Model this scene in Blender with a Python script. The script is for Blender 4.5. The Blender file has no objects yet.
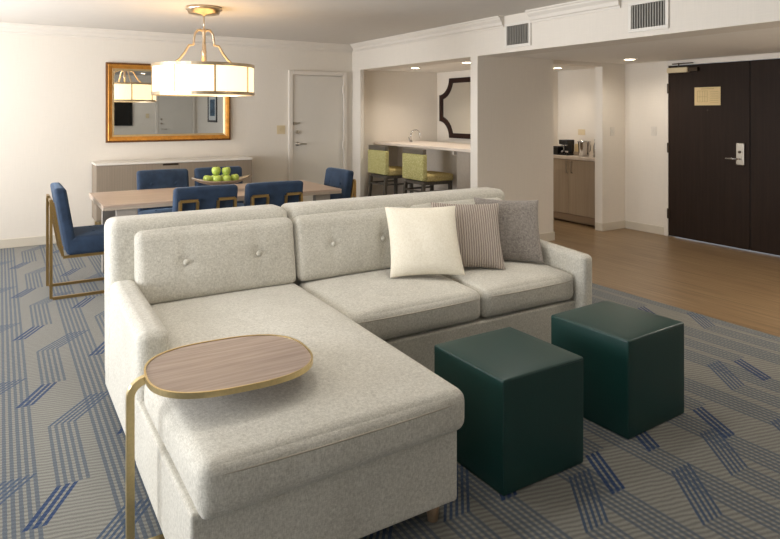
import bpy, bmesh, math, random
from mathutils import Vector, Matrix
random.seed(7)
R = math.radians
SC = bpy.context.scene
COL = SC.collection

# ---------------------------------------------------------------- camera, world, exposure, daylight
cam = bpy.data.objects.new('camera', bpy.data.cameras.new('camera'))
COL.objects.link(cam)
cam.location = (0, 0, 1.515)
cam.rotation_euler = (R(90), 0, R(-31.6))
cam.data.sensor_width = 36
cam.data.lens = 634 / 780 * 36
cam.data.shift_y = (112 - 269.5) / 780
cam.data.clip_start = 0.05
SC.camera = cam
SC.view_settings.view_transform = 'Standard'
SC.view_settings.look = 'None'
SC.view_settings.gamma = 1
SC.view_settings.use_curve_mapping = False
SC.view_settings.exposure = 0.34
w = bpy.data.worlds.new('world'); SC.world = w; w.use_nodes = True
w.node_tree.nodes['Background'].inputs[0].default_value = (0.75, 0.86, 1, 1)
w.node_tree.nodes['Background'].inputs[1].default_value = 1.0

def area(name, loc, rot, sx, sy, power, color):
    l = bpy.data.lights.new(name, 'AREA'); l.shape = 'RECTANGLE'; l.size = sx; l.size_y = sy
    l.energy = power; l.color = color
    o = bpy.data.objects.new(name, l); COL.objects.link(o)
    o.location = loc; o.rotation_euler = rot
    return o
# daylight through the three windows of the left wall (just outside the openings)
WIN = ((-1.30, 1.10), (2.00, 4.40), (5.20, 7.60))
for (y0, y1), pw in zip(WIN, (6, 165, 195)):
    area('daylight', (-2.5, (y0+y1)/2, 1.10), (0, R(-122), 0), 1.9, 2.3, pw, (0.98, 0.985, 1.0))

# ---------------------------------------------------------------- node materials
def lin(c):
    return tuple(((v/255)/12.92 if v/255 <= .04045 else ((v/255+.055)/1.055)**2.4) for v in c) + (1,)

class NT:
    def __init__(s, name):
        s.m = bpy.data.materials.new(name); s.m.use_nodes = True
        s.t = s.m.node_tree; s.n = s.t.nodes; s.b = s.n['Principled BSDF']
        s._co = None
    def new(s, t, **k):
        n = s.n.new(t)
        for a, v in k.items(): setattr(n, a, v)
        return n
    def link(s, a, b): s.t.links.new(a, b)
    def put(s, sock, v):
        if hasattr(v, 'is_output') or isinstance(v, bpy.types.NodeSocket): s.link(v, sock)
        else: sock.default_value = v
    def math(s, op, a, b=0.0, c=0.0, clamp=False):
        n = s.new('ShaderNodeMath', operation=op, use_clamp=clamp)
        s.put(n.inputs[0], a); s.put(n.inputs[1], b); s.put(n.inputs[2], c)
        return n.outputs[0]
    def co(s):
        if not s._co: s._co = s.new('ShaderNodeTexCoord').outputs['Object']
        return s._co
    def mapping(s, scale=(1, 1, 1), rot=(0, 0, 0), vec=None):
        n = s.new('ShaderNodeMapping'); s.link(vec or s.co(), n.inputs[0])
        n.inputs['Scale'].default_value = scale; n.inputs['Rotation'].default_value = rot
        return n.outputs[0]
    def noise(s, scale, vec=None, detail=3, rough=.6):
        n = s.new('ShaderNodeTexNoise'); s.link(vec or s.co(), n.inputs['Vector'])
        n.inputs['Scale'].default_value = scale; n.inputs['Detail'].default_value = detail
        n.inputs['Roughness'].default_value = rough
        return n.outputs[0]
    def ramp(s, fac, stops):
        n = s.new('ShaderNodeValToRGB'); s.link(fac, n.inputs[0])
        e = n.color_ramp.elements
        while len(e) < len(stops): e.new(.5)
        for i, (p, c) in enumerate(stops): e[i].position = p; e[i].color = c
        return n.outputs[0]
    def mix(s, fac, a, b, mode='MIX'):
        n = s.new('ShaderNodeMix', data_type='RGBA', blend_type=mode)
        s.put(n.inputs[0], fac); s.put(n.inputs[6], a); s.put(n.inputs[7], b)
        return n.outputs[2]
    def bump(s, h, strength=.2, dist=.002):
        n = s.new('ShaderNodeBump'); s.link(h, n.inputs['Height'])
        n.inputs['Strength'].default_value = strength; n.inputs['Distance'].default_value = dist
        s.link(n.outputs[0], s.b.inputs['Normal'])
    def base(s, v): s.put(s.b.inputs['Base Color'], v)
    def set(s, rough=.5, metal=0, spec=.5, sheen=0):
        s.b.inputs['Roughness'].default_value = rough; s.b.inputs['Metallic'].default_value = metal
        s.b.inputs['Specular IOR Level'].default_value = spec
        if sheen: s.b.inputs['Sheen Weight'].default_value = sheen
        return s

def plain(name, c, rough=.5, metal=0, var=.06, scale=30, spec=.5, bump=0):
    t = NT(name); c = lin(c)
    d = tuple(x*(1-var) for x in c[:3]) + (1,)
    nz = t.noise(scale)
    t.base(t.ramp(nz, [(.35, d), (.65, c)]))
    if bump: t.bump(nz, bump)
    t.set(rough, metal, spec)
    return t.m

def linen(name, a, b, scale=1.0, rough=.95, bump=.22, sheen=.25):
    t = NT(name)
    A, C = 48*scale, 230*scale
    vs = [(A, A, C), (C, C, A), (A, C, A), (C, A, A)]
    n3 = t.noise(5); f = None
    for v in vs:
        q = t.math('MULTIPLY', t.noise(1, t.mapping(v), 2), .25)
        f = q if f is None else t.math('ADD', f, q)
    f = t.math('ADD', f, t.math('MULTIPLY', t.math('SUBTRACT', n3, .5), .12))
    t.base(t.ramp(f, [(.40, lin(a)), (.60, lin(b))]))
    t.bump(f, bump, .003); t.set(rough, 0, .2, sheen)
    return t.m

def wallpaper(name, c):
    t = NT(name); c = lin(c); d = tuple(x*.955 for x in c[:3]) + (1,)
    n1 = t.noise(1, t.mapping((8, 8, 300)), 3)
    n2 = t.noise(1, t.mapping((220, 220, 5)), 3)
    f = t.math('ADD', t.math('MULTIPLY', n1, .5), t.math('MULTIPLY', n2, .5))
    t.base(t.ramp(f, [(.4, d), (.6, c)])); t.bump(f, .08, .001); t.set(.85, 0, .2)
    return t.m

def wood(name, a, b, axis='x', scale=1.0, rough=.45, contrast=(.3, .7), spec=.4):
    t = NT(name)
    s = {'x': (1.6, 45, 45), 'y': (45, 1.6, 45), 'z': (45, 45, 1.6)}[axis]
    s = tuple(v*scale for v in s)
    n1 = t.noise(1, t.mapping(s), 5, .65)
    t.base(t.ramp(n1, [(contrast[0], lin(a)), (contrast[1], lin(b))]))
    t.bump(n1, .05, .001); t.set(rough, 0, spec)
    return t.m

def carpet_mat():
    t = NT('carpet_weave')
    sep = t.new('ShaderNodeSeparateXYZ'); t.link(t.co(), sep.inputs[0])
    wob = t.noise(60)
    x = t.math('ADD', sep.outputs[0], t.math('MULTIPLY', t.math('SUBTRACT', wob, .5), .006)); y = sep.outputs[1]
    W, L = .40, 1.12
    xo = t.math('ADD', x, 10.02)
    k = t.math('FLOOR', t.math('DIVIDE', xo, W))
    fx = t.math('SUBTRACT', xo, t.math('MULTIPLY', k, W))
    def inside(v, lo, hi):
        return t.math('MULTIPLY', t.math('GREATER_THAN', v, lo), t.math('LESS_THAN', v, hi))
    def lines(q, n, p, duty=.52):
        fr = t.math('FRACT', t.math('DIVIDE', q, p))
        return t.math('MULTIPLY', inside(q, 0, n*p - p*.45), t.math('LESS_THAN', fr, duty))
    p = .0275
    LA = lines(t.math('SUBTRACT', fx, .0), 6, p, .55)                     # straight bundle of every column
    ML, MJ, MD = None, None, None
    for dk in (0, 1):                                                  # the branching bundle, spilling into the next column
        kk = t.math('SUBTRACT', k, dk); f2 = t.math('ADD', fx, dk*W)
        wn = t.new('ShaderNodeTexWhiteNoise', noise_dimensions='1D'); t.link(kk, wn.inputs['W'])
        yy = t.math('ADD', y, t.math('ADD', t.math('MULTIPLY', wn.outputs['Value'], 1.12), 9.93))
        tl = t.math('MULTIPLY', t.math('FRACT', t.math('DIVIDE', yy, L)), L)
        jog = t.math('MULTIPLY', t.math('DIVIDE', t.math('SUBTRACT', tl, .84), .28, clamp=True), .215)
        din = t.math('MULTIPLY', t.math('DIVIDE', t.math('SUBTRACT', .27, tl), .27, clamp=True), .14)
        q = t.math('ADD', t.math('SUBTRACT', t.math('SUBTRACT', f2, .215), jog), din)
        LB = t.math('MULTIPLY', lines(q, 5, p), t.math('GREATER_THAN', tl, .27))
        LD = t.math('MULTIPLY', lines(q, 3, p*1.15, .62), t.math('MULTIPLY', inside(tl, .02, .27), t.math('GREATER_THAN', f2, .05)))
        ij = t.math('MULTIPLY', LB, t.math('GREATER_THAN', tl, .84))
        ML = LB if ML is None else t.math('MAXIMUM', ML, LB)
        MJ = ij if MJ is None else t.math('MAXIMUM', MJ, ij)
        MD = LD if MD is None else t.math('MAXIMUM', MD, LD)
    # fine raised ridges of the ground
    rid = t.new('ShaderNodeTexWave', wave_type='BANDS', bands_direction='Y')
    t.link(t.mapping((1, 1, 1), (0, 0, R(14))), rid.inputs[0])
    rid.inputs['Scale'].default_value = 13; rid.inputs['Distortion'].default_value = 2.5
    rid.inputs['Detail'].default_value = 2; rid.inputs['Detail Scale'].default_value = 1.2
    fuzz = t.noise(260, None, 2)
    g = t.mix(rid.outputs[1], lin((94, 93, 87)), lin((138, 136, 127)))
    g = t.mix(.38, g, t.ramp(fuzz, [(.3, lin((90, 89, 84))), (.7, lin((146, 144, 136)))]))
    bl = t.mix(fuzz, lin((56, 66, 78)), lin((84, 94, 106)))
    jb = t.mix(fuzz, lin((36, 55, 80)), lin((64, 81, 104)))
    db = t.mix(fuzz, lin((12, 36, 72)), lin((32, 62, 102)))
    c = t.mix(t.math('MULTIPLY', t.math('MAXIMUM', LA, ML), .85), g, bl)
    c = t.mix(t.math('MULTIPLY', MJ, .9), c, jb)
    c = t.mix(MD, c, db)
    t.base(c)
    h = t.math('ADD', t.math('MULTIPLY', rid.outputs[1], .5), fuzz)
    t.bump(h, .5, .004); t.set(.97, 0, .1, .15)
    return t.m

def floor_wood():
    t = NT('oak_planks')
    sep = t.new('ShaderNodeSeparateXYZ'); t.link(t.co(), sep.inputs[0])
    k = t.math('FLOOR', t.math('DIVIDE', sep.outputs[0], .15))
    wn = t.new('ShaderNodeTexWhiteNoise', noise_dimensions='1D'); t.link(k, wn.inputs['W'])
    cmb = t.new('ShaderNodeCombineXYZ')
    t.link(t.math('MULTIPLY', sep.outputs[0], 38), cmb.inputs[0])
    t.link(t.math('ADD', t.math('MULTIPLY', sep.outputs[1], 1.1), t.math('MULTIPLY', wn.outputs[0], 9)), cmb.inputs[1])
    n1 = t.noise(1, cmb.outputs[0], 5, .65)
    c = t.ramp(n1, [(.28, lin((92, 75, 54))), (.5, lin((134, 111, 82))), (.75, lin((160, 136, 104)))])
    gap = t.math('LESS_THAN', t.math('FRACT', t.math('DIVIDE', sep.outputs[0], .15)), .02)
    c = t.mix(t.math('MULTIPLY', wn.outputs[0], .25), c, lin((128, 100, 74)))
    t.base(t.mix(t.math('MULTIPLY', gap, .6), c, lin((70, 52, 38))))
    t.bump(n1, .05, .001); t.set(.38, 0, .5)
    return t.m

def velvet(name, c, rough=.75):
    t = NT(name); n = t.noise(9, None, 4); f = t.noise(300, None, 2)
    c = lin(c)
    a = tuple(x*.72 for x in c[:3]) + (1,); b = tuple(min(1, x*1.3) for x in c[:3]) + (1,)
    t.base(t.ramp(n, [(.3, a), (.7, b)])); t.bump(f, .15, .002); t.set(rough, 0, .3, .4)
    t.b.inputs['Sheen Roughness'].default_value = .4
    t.b.inputs['Sheen Tint'].default_value = lin((150, 175, 205))
    return t.m

def emit(name, c, s):
    t = NT(name); n = t.noise(3)
    col = lin(c); t.base(col)
    t.link(t.ramp(n, [(.3, tuple(v*.95 for v in col[:3]) + (1,)), (.7, col)]), t.b.inputs['Emission Color'])
    t.b.inputs['Emission Strength'].default_value = s; t.set(.6)
    return t.m

def reeded(name, a, b):
    t = NT(name)
    wv = t.new('ShaderNodeTexWave', wave_type='BANDS', bands_direction='X'); t.link(t.co(), wv.inputs[0])
    wv.inputs['Scale'].default_value = 18; wv.inputs['Distortion'].default_value = .6
    n = t.noise(1, t.mapping((60, 60, 2)), 4)
    f = t.math('ADD', t.math('MULTIPLY', wv.outputs[1], .35), t.math('MULTIPLY', n, .65))
    t.base(t.ramp(f, [(.25, lin(a)), (.75, lin(b))])); t.bump(f, .2, .002); t.set(.55)
    return t.m

def corduroy(name, a, b):
    t = NT(name)
    wv = t.new('ShaderNodeTexWave', wave_type='BANDS', bands_direction='X'); t.link(t.co(), wv.inputs[0])
    wv.inputs['Scale'].default_value = 21; wv.inputs['Distortion'].default_value = 1.6
    wv.inputs['Detail'].default_value = 3; wv.inputs['Detail Scale'].default_value = 1.5
    n = t.noise(240)
    f = t.math('ADD', t.math('MULTIPLY', wv.outputs[1], .8), t.math('MULTIPLY', n, .2))
    t.base(t.ramp(f, [(.15, lin(a)), (.55, lin(b))])); t.bump(f, .8, .006); t.set(.95, 0, .15, .2)
    return t.m

def speckle(name, a, b, c):
    t = NT(name)
    n = t.noise(70, None, 4, .7)
    t.base(t.ramp(n, [(.36, lin(a)), (.5, lin(b)), (.63, lin(c))])); t.bump(n, .2, .002); t.set(.9, 0, .2)
    return t.m

M = {}
M['wall'] = wallpaper('wallpaper_cream', (226, 218, 206))
M['ceil'] = plain('ceiling_paint', (216, 209, 200), .9, 0, .02, 8, .2)
M['ceil_lifted'] = plain('ceiling_paint_lightened', (236, 231, 223), .9, 0, .02, 8, .2)  # same ceiling paint, colour lightened to stand in for missing bounce light
M['trim'] = plain('trim_paint', (222, 214, 203), .5, 0, .02, 8, .4)
M['base'] = plain('baseboard_paint', (205, 196, 180), .55, 0, .03, 8, .4)
M['carpet'] = carpet_mat()
M['wfloor'] = floor_wood()
M['sofa'] = linen('linen_oatmeal', (176, 171, 158), (217, 213, 201), 1.6)
M['seam'] = plain('linen_seam', (176, 168, 152), .95)
M['foot'] = wood('foot_wood', (140, 114, 88), (172, 146, 118), 'z')
M['brass'] = plain('brushed_brass', (226, 204, 152), .33, 1, .1, 90)
M['chairbrass'] = plain('brass_dark_reflection', (182, 152, 100), .34, 1, .1, 90)  # brass with the dark reflections of its surroundings put into the colour
M['gold'] = plain('antique_gold', (216, 148, 62), .36, .45, .28, 14)
M['goldedge'] = plain('dark_gilt', (122, 78, 34), .5, .5, .3, 20)
M['goldin'] = plain('pale_gilt', (212, 186, 140), .4, .6, .1, 20)
M['nickel'] = plain('satin_nickel', (176, 168, 155), .3, 1, .05)
M['champagne'] = plain('champagne_metal', (208, 188, 160), .3, 1, .06)
M['chrome'] = plain('chrome', (200, 200, 200), .12, 1, .03)
M['glassm'] = plain('mirror_silver', (232, 234, 233), .015, 1, .01)
M['tabletop'] = wood('walnut_bleached', (138, 120, 108), (178, 159, 146), 'x', 1.6, .4)
M['dtable'] = wood('dining_oak', (176, 153, 136), (204, 182, 165), 'x', 1, .38)
M['dedge'] = plain('dining_edge', (186, 170, 153), .5)
M['greylac'] = plain('pale_grey_lacquer', (168, 160, 150), .5)
M['reed'] = reeded('reeded_taupe', (140, 126, 110), (154, 140, 123))
M['stone'] = plain('white_quartz', (232, 226, 216), .3, 0, .03, 40)
M['barstone'] = plain('bar_quartz', (226, 212, 198), .3, 0, .04, 40)
M['velvet'] = velvet('navy_velvet', (44, 60, 82))
M['leather'] = plain('green_leather', (18, 58, 53), .4, 0, .12, 120, .5, .05)
M['cream'] = linen('cream_cotton', (228, 219, 198), (244, 237, 220), 1.4, .95, .15, .2)
M['cord'] = corduroy('corduroy_mushroom', (132, 119, 109), (190, 177, 165))
M['greyp'] = linen('grey_chenille', (112, 105, 98), (160, 152, 144), 1.3, .95, .3, .35)
M['lime'] = speckle('lime_weave', (158, 150, 92), (186, 179, 116), (214, 207, 160))
M['ochre'] = speckle('ochre_weave', (168, 146, 92), (190, 170, 112), (208, 196, 148))
M['stoolwood'] = wood('stool_wood', (72, 67, 60), (98, 91, 81), 'z', 1, .5)
M['stoolrail'] = wood('stool_rail_wood', (84, 78, 68), (108, 100, 88), 'y', 1, .5)
M['apple'] = plain('apple_green', (186, 206, 96), .35, 0, .25, 30)
M['stem'] = plain('apple_stem', (84, 62, 36), .8)
M['bowl'] = plain('hammered_pewter', (176, 166, 154), .35, .8, .2, 60)
M['white'] = plain('white_door_paint', (214, 208, 198), .55, 0, .015, 5, .4)
M['dark'] = wood('espresso_door', (38, 28, 22), (47, 36, 29), 'z', .8, .5, spec=.12)
M['espresso'] = plain('espresso_frame', (44, 25, 19), .45, 0, .2, 30, .2)
M['brown'] = plain('bronze_hinge', (66, 54, 42), .45, .7)
M['ivory'] = plain('ivory_plastic', (214, 196, 160), .5, 0, .02)
M['switch'] = plain('switch_plastic', (214, 207, 196), .45, 0, .02)
M['plastic'] = plain('white_plastic', (226, 220, 210), .45, 0, .02)
M['black'] = plain('black_plastic', (20, 19, 19), .3, 0, .1)
M['screen'] = plain('tv_screen', (10, 11, 13), .2, 0, .05)
M['slat'] = plain('vent_slats', (150, 146, 138), .5, .2, .05)
M['ventdark'] = plain('vent_dark', (84, 81, 75), .9)
M['paper'] = plain('cream_paper', (214, 190, 142), .8, 0, .05, 40)
M['ink'] = plain('faint_ink', (180, 156, 112), .8)
M['cab'] = wood('cabinet_taupe', (166, 149, 128), (178, 161, 140), 'z', .7, .5)
M['toe'] = plain('toe_kick_dark', (146, 125, 103), .8)
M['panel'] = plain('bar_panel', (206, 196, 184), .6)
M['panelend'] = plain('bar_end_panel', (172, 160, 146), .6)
M['shade'] = emit('frosted_shade', (255, 229, 180), 1.3)
M['down'] = emit('downlight_lens', (255, 236, 206), 14)
M['artmat'] = plain('art_mat', (212, 214, 212), .8)
M['art'] = plain('art_print', (92, 120, 142), .8, 0, .6, 5)

# ---------------------------------------------------------------- mesh helpers
def obj(name, bm, mat, parent=None, smooth=False, loc=None):
    me = bpy.data.meshes.new(name); bm.normal_update(); bm.to_mesh(me); bm.free()
    if smooth:
        for p in me.polygons: p.use_smooth = True
    for m in (mat if isinstance(mat, (list, tuple)) else [mat]): me.materials.append(m)
    o = bpy.data.objects.new(name, me); COL.objects.link(o)
    if parent: o.parent = parent
    if loc: o.location = loc
    return o

def box(bm, x0, x1, y0, y1, z0, z1, bev=0, seg=2, mi=0):
    g = bmesh.ops.create_cube(bm, size=1)
    vs = g['verts']
    for v in vs:
        v.co = Vector(((x0+x1)/2 + v.co.x*(x1-x0), (y0+y1)/2 + v.co.y*(y1-y0), (z0+z1)/2 + v.co.z*(z1-z0)))
    es = list({e for v in vs for e in v.link_edges}); fs = list({f for v in vs for f in v.link_faces})
    for f in fs: f.material_index = mi
    if bev:
        r = bmesh.ops.bevel(bm, geom=vs+es, offset=bev, segments=seg, profile=.5, affect='EDGES', clamp_overlap=True)
        for f in r['faces']: f.material_index = mi
    return bm
def B(*a, **k): return box(bmesh.new(), *a, **k)

def tube(bm, pts, r, n=10, square=False, cyc=False, r2=None):
    """sweep a round (or rectangular r x r2) section along pts"""
    pts = [Vector(p) for p in pts]; N = len(pts); rings = []
    up0 = None
    for i, p in enumerate(pts):
        a = pts[i-1] if (i or cyc) else p; b = pts[(i+1) % N] if (i < N-1 or cyc) else p
        t = (b-a).normalized()
        if up0 is None:
            up0 = Vector((0, 0, 1)) if abs(t.z) < .9 else Vector((0, 1, 0))
        s = t.cross(up0)
        if s.length < 1e-4: s = t.cross(Vector((1, 0, 0)))
        s.normalize(); u = s.cross(t).normalized(); up0 = u
        # miter scale
        k = 1.0
        if (0 < i < N-1) or cyc:
            d = (p-a).normalized().dot((b-p).normalized()); k = min(1.5, 1/max(.5, math.sqrt((1+d)/2)))
        ring = []
        if square:
            q = r2 or r
            for (cx, cy) in ((-1, -1), (1, -1), (1, 1), (-1, 1)):
                ring.append(bm.verts.new(p + s*cx*r*(k if abs(s.z) < 2 else 1) + u*cy*q*k))
        else:
            for j in range(n):
                th = 2*math.pi*j/n
                ring.append(bm.verts.new(p + s*math.cos(th)*r + u*math.sin(th)*r))
        rings.append(ring)
    m = len(rings[0])
    for i in range(N if cyc else N-1):
        A, C = rings[i], rings[(i+1) % N]
        for j in range(m):
            bm.faces.new((A[j], A[(j+1) % m], C[(j+1) % m], C[j]))
    if not cyc:
        bm.faces.new(list(reversed(rings[0]))); bm.faces.new(rings[-1])
    bmesh.ops.recalc_face_normals(bm, faces=bm.faces[:])
    return bm

def lathe(bm, prof, n=32, c=(0, 0, 0), caps=True):
    rings = []
    for r, z in prof:
        rings.append([bm.verts.new((c[0]+r*math.cos(2*math.pi*j/n), c[1]+r*math.sin(2*math.pi*j/n), c[2]+z)) for j in range(n)])
    for A, C in zip(rings, rings[1:]):
        for j in range(n): bm.faces.new((A[j], A[(j+1) % n], C[(j+1) % n], C[j]))
    if caps:
        bm.faces.new(list(reversed(rings[0]))); bm.faces.new(rings[-1])
    bmesh.ops.recalc_face_normals(bm, faces=bm.faces[:])
    return bm

def prism(bm, pts, z0, z1, bev=0):
    """extrude an xy outline from z0 to z1"""
    lo = [bm.verts.new((x, y, z0)) for x, y in pts]; hi = [bm.verts.new((x, y, z1)) for x, y in pts]
    n = len(pts)
    f1 = bm.faces.new(list(reversed(lo))); f2 = bm.faces.new(hi)
    for i in range(n): bm.faces.new((lo[i], lo[(i+1) % n], hi[(i+1) % n], hi[i]))
    bmesh.ops.recalc_face_normals(bm, faces=bm.faces[:])
    if bev:
        es = list(f1.edges)+list(f2.edges)
        bmesh.ops.bevel(bm, geom=es, offset=bev, segments=2, profile=.5, affect='EDGES')
    return bm

def softbox(x0, x1, y0, y1, z0, z1, r, n=8, crown=0, warp=None, bulge=0):
    """box with evenly rounded edges built from a dense grid; crown lifts the top, bulge swells the sides; warp(p,u,v,w) -> p"""
    bm = bmesh.new(); cache = {}
    hx, hy, hz = (x1-x0)/2, (y1-y0)/2, (z1-z0)/2
    c = Vector(((x0+x1)/2, (y0+y1)/2, (z0+z1)/2))
    def samples(h):
        q = [math.sin(math.pi/2*i/4) for i in range(5)]
        a = [-h + r*(1-math.cos(math.pi/2*i/4)) for i in range(5)]
        m = [(-h+r) + (2*h-2*r)*i/n for i in range(1, n)]
        return a + m + [-v for v in reversed(a)]
    S = [samples(h) for h in (hx, hy, hz)]
    H = (hx, hy, hz)
    def vert(p):
        key = tuple(round(v, 6) for v in p)
        if key in cache: return cache[key]
        inner = Vector([max(-(H[i]-r), min(H[i]-r, p[i])) for i in range(3)])
        d = Vector(p) - inner
        # map cube corner to sphere
        if d.length > 1e-9:
            nn = sum(1 for i in range(3) if abs(d[i]) > 1e-9)
            q = inner + d.normalized()*r
        else: q = Vector(p)
        u, v, w_ = p[0]/hx, p[1]/hy, p[2]/hz
        f = (1-u*u)*(1-v*v)
        q.z += crown*max(0, f)**.85*max(0, w_) if crown else 0
        if bulge:
            q.x += bulge*u*abs(u)*(1-v*v)*(1-w_*w_); q.y += bulge*v*abs(v)*(1-u*u)*(1-w_*w_)
        q = q + c
        if warp: q = warp(q, u, v, w_)
        cache[key] = bm.verts.new(q)
        return cache[key]
    for ax in range(3):
        a, b = [(1, 2), (2, 0), (0, 1)][ax]
        for sgn in (-1, 1):
            for i in range(len(S[a])-1):
                for j in range(len(S[b])-1):
                    qs = []
                    for (ii, jj) in ((i, j), (i+1, j), (i+1, j+1), (i, j+1)):
                        p = [0, 0, 0]; p[ax] = sgn*H[ax]; p[a] = S[a][ii]; p[b] = S[b][jj]
                        qs.append(vert(p))
                    if sgn < 0: qs.reverse()
                    if len(set(qs)) == 4:
                        try: bm.faces.new(qs)
                        except ValueError: pass
    return bm

def tag(o, label=None, cat=None, group=None, kind=None):
    if label: o['label'] = label
    if cat: o['category'] = cat
    if group: o['group'] = group
    if kind: o['kind'] = kind
    return o
def empty(name, loc, rz=0):
    o = bpy.data.objects.new(name, None); COL.objects.link(o); o.location = loc; o.rotation_euler = (0, 0, rz)
    o.empty_display_size = .1
    return o
def children(o): return [c for c in bpy.data.objects if c.parent == o]
def copy_tree(o, parent=None):
    c = o.copy(); COL.objects.link(c)
    if parent: c.parent = parent
    for ch in children(o): copy_tree(ch, c)
    return c
def struct(name, bm, mat, parent=None, smooth=False):
    o = obj(name, bm, mat, parent, smooth)
    if not parent: o['kind'] = 'structure'
    return o

# ---------------------------------------------------------------- setting
XL, YB, YF, ZC, XR = -1.8, 8.25, -1.5, 2.5, 6.96
XS, ZS = 4.42, 2.123            # face and underside of the soffit over the right wall
struct('floor', B(XL-.1, 4.47, YF-.1, YB+.1, -.1, 0), M['carpet'])
struct('floor.001', B(4.47, 7.5, YF-.1, YB+.1, -.1, 0), M['wfloor'])
struct('ceiling', B(XL-.1, 4.75, YF-.1, YB+.1, ZC, ZC+.1), M['ceil'])
bm = bmesh.new()
box(bm, 4.76, 7.5, YF-.1, YB+.1, 2.20, 2.3); box(bm, 4.75, 7.5, YF-.1, YB+.1, 2.14, 2.20); box(bm, 4.76, 6.2, 1.6, 3.42, 2.124, 2.1395, bev=.004)
struct('ceiling.001', bm, M['ceil_lifted'])
struct('wall_back', B(XL-.1, 6.1, YB, YB+.1, 0, ZC), M['wall'])
bm = bmesh.new()
ys = [YF-.1] + [v for a in WIN for v in a] + [YB+.1]
for y0, y1 in zip(ys[0::2], ys[1::2]): box(bm, XL-.12, XL, y0, y1, 0, ZC)
for y0, y1 in WIN: box(bm, XL-.12, XL, y0, y1, 0, .45); box(bm, XL-.12, XL, y0, y1, 2.35, ZC)
struct('wall_left', bm, M['wall'])
for i, (y0, y1) in enumerate(WIN):
    bm = bmesh.new(); ym = (y0+y1)/2
    for a in ((y0, y0+.05, .45, 2.35), (y1-.05, y1, .45, 2.35), (y0+.05, y1-.05, .45, .5), (y0+.05, y1-.05, 2.30, 2.35), (ym-.025, ym+.025, .5, 2.30)):
        box(bm, XL-.09, XL-.03, *a, bev=.004)
    struct('window_%d' % (i+1), bm, M['trim'])
# wall behind the camera, seen in the mirror
struct('wall_front', B(XL-.1, 4.85, YF-.1, YF, 0, ZC), M['wall'])
struct('wall_front_right', B(4.72, 4.85, YF, 1.55, 0, 2.12), M['wall'])
struct('wall_entry_front', B(4.85, 7.1, 1.45, 1.55, 0, 2.155), M['wall'])
# right wall: corner pier, soffit beam over the openings
bm = bmesh.new()
box(bm, XS, 4.475, 8.0, YB, 0, ZS); box(bm, XS, 4.75, YF, YB, ZS, ZC)
struct('wall_right', bm, M['wall'])
bm = bmesh.new(); box(bm, XS, 4.75, 5.37, 5.49, 0, ZS); box(bm, 4.75, 5.57, 5.37, 5.49, 0, 2.14)
struct('wall_partition', bm, M['wall'])
struct('wall_bar_back', B(5.96, 6.06, 6.9, YB, 0, 2.14), M['wall'])
struct('wall_kitchen_side', B(6.06, 7.35, 6.9, 7.0, 0, 2.14), M['wall'])
struct('wall_kitchen_back', B(7.25, 7.35, 5.57, 6.9, 0, 2.14), M['wall'])
bm = bmesh.new(); box(bm, 6.525, 7.35, 5.45, 5.57, 0, 2.14); box(bm, 5.57, 6.525, 5.45, 5.55, 2.095, 2.14)
struct('wall_kitchen_front', bm, M['wall'])
bm = bmesh.new()
box(bm, XR, XR+.12, 4.807, 5.45, 0, 2.155); box(bm, XR, XR+.12, 1.55, 4.807, 2.085, 2.155); box(bm, XR, XR+.12, 1.55, 2.75, 0, 2.085)
struct('wall_entry', bm, M['wall'])
# crown moulding: stepped profile swept along the walls
def crown(name, a, b, nrm):
    prof = [(0, -.115), (.012, -.115), (.016, -.098), (.03, -.09), (.036, -.06), (.06, -.034), (.064, -.018), (.08, -.014), (.082, 0), (0, 0)]
    bm = bmesh.new(); rings = []
    for p in (a, b):
        rings.append([bm.verts.new((p[0]+nrm[0]*d, p[1]+nrm[1]*d, ZC+z)) for d, z in prof])
    n = len(prof)
    for i in range(n): bm.faces.new((rings[0][i], rings[0][(i+1) % n], rings[1][(i+1) % n], rings[1][i]))
    bm.faces.new(rings[0]); bm.faces.new(list(reversed(rings[1])))
    bmesh.ops.recalc_face_normals(bm, faces=bm.faces[:])
    struct(name, bm, M['trim'])
crown('trim_1', (XL, YB), (XS, YB), (0, -1))
crown('trim_2', (XS, YB-.083), (XS, 4.94), (-1, 0))
crown('trim_3', (XS, 4.55), (XS, 3.50), (-1, 0))
def baseboard(name, x0, x1, y0, y1, h=.1):
    struct(name, B(x0, x1, y0, y1, 0, h, bev=.004), M['base'])
baseboard('baseboard_back', XL, 3.33, YB-.014, YB)
baseboard('baseboard_left', XL, XL+.014, YF, YB-.02)
bm = bmesh.new(); box(bm, XS-.013, XS, 8.0, YB-.02, 0, .1, bev=.003)
struct('baseboard_right', bm, M['base'])
bm = bmesh.new(); box(bm, XS-.013, 5.583, 5.357, 5.37, 0, .1, bev=.003); box(bm, 5.57, 5.583, 5.372, 5.49, 0, .1, bev=.003); box(bm, XS-.013, XS, 5.372, 5.49, 0, .1, bev=.003)
struct('baseboard_partition', bm, M['base'])
bm = bmesh.new(); box(bm, 6.512, XR-.014, 5.437, 5.45, 0, .1, bev=.003); box(bm, 6.512, 6.525, 5.452, 5.56, 0, .1, bev=.003)
struct('baseboard_kitchen', bm, M['base'])
baseboard('baseboard_entry', XR-.013, XR, 4.87, 5.437)

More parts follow.
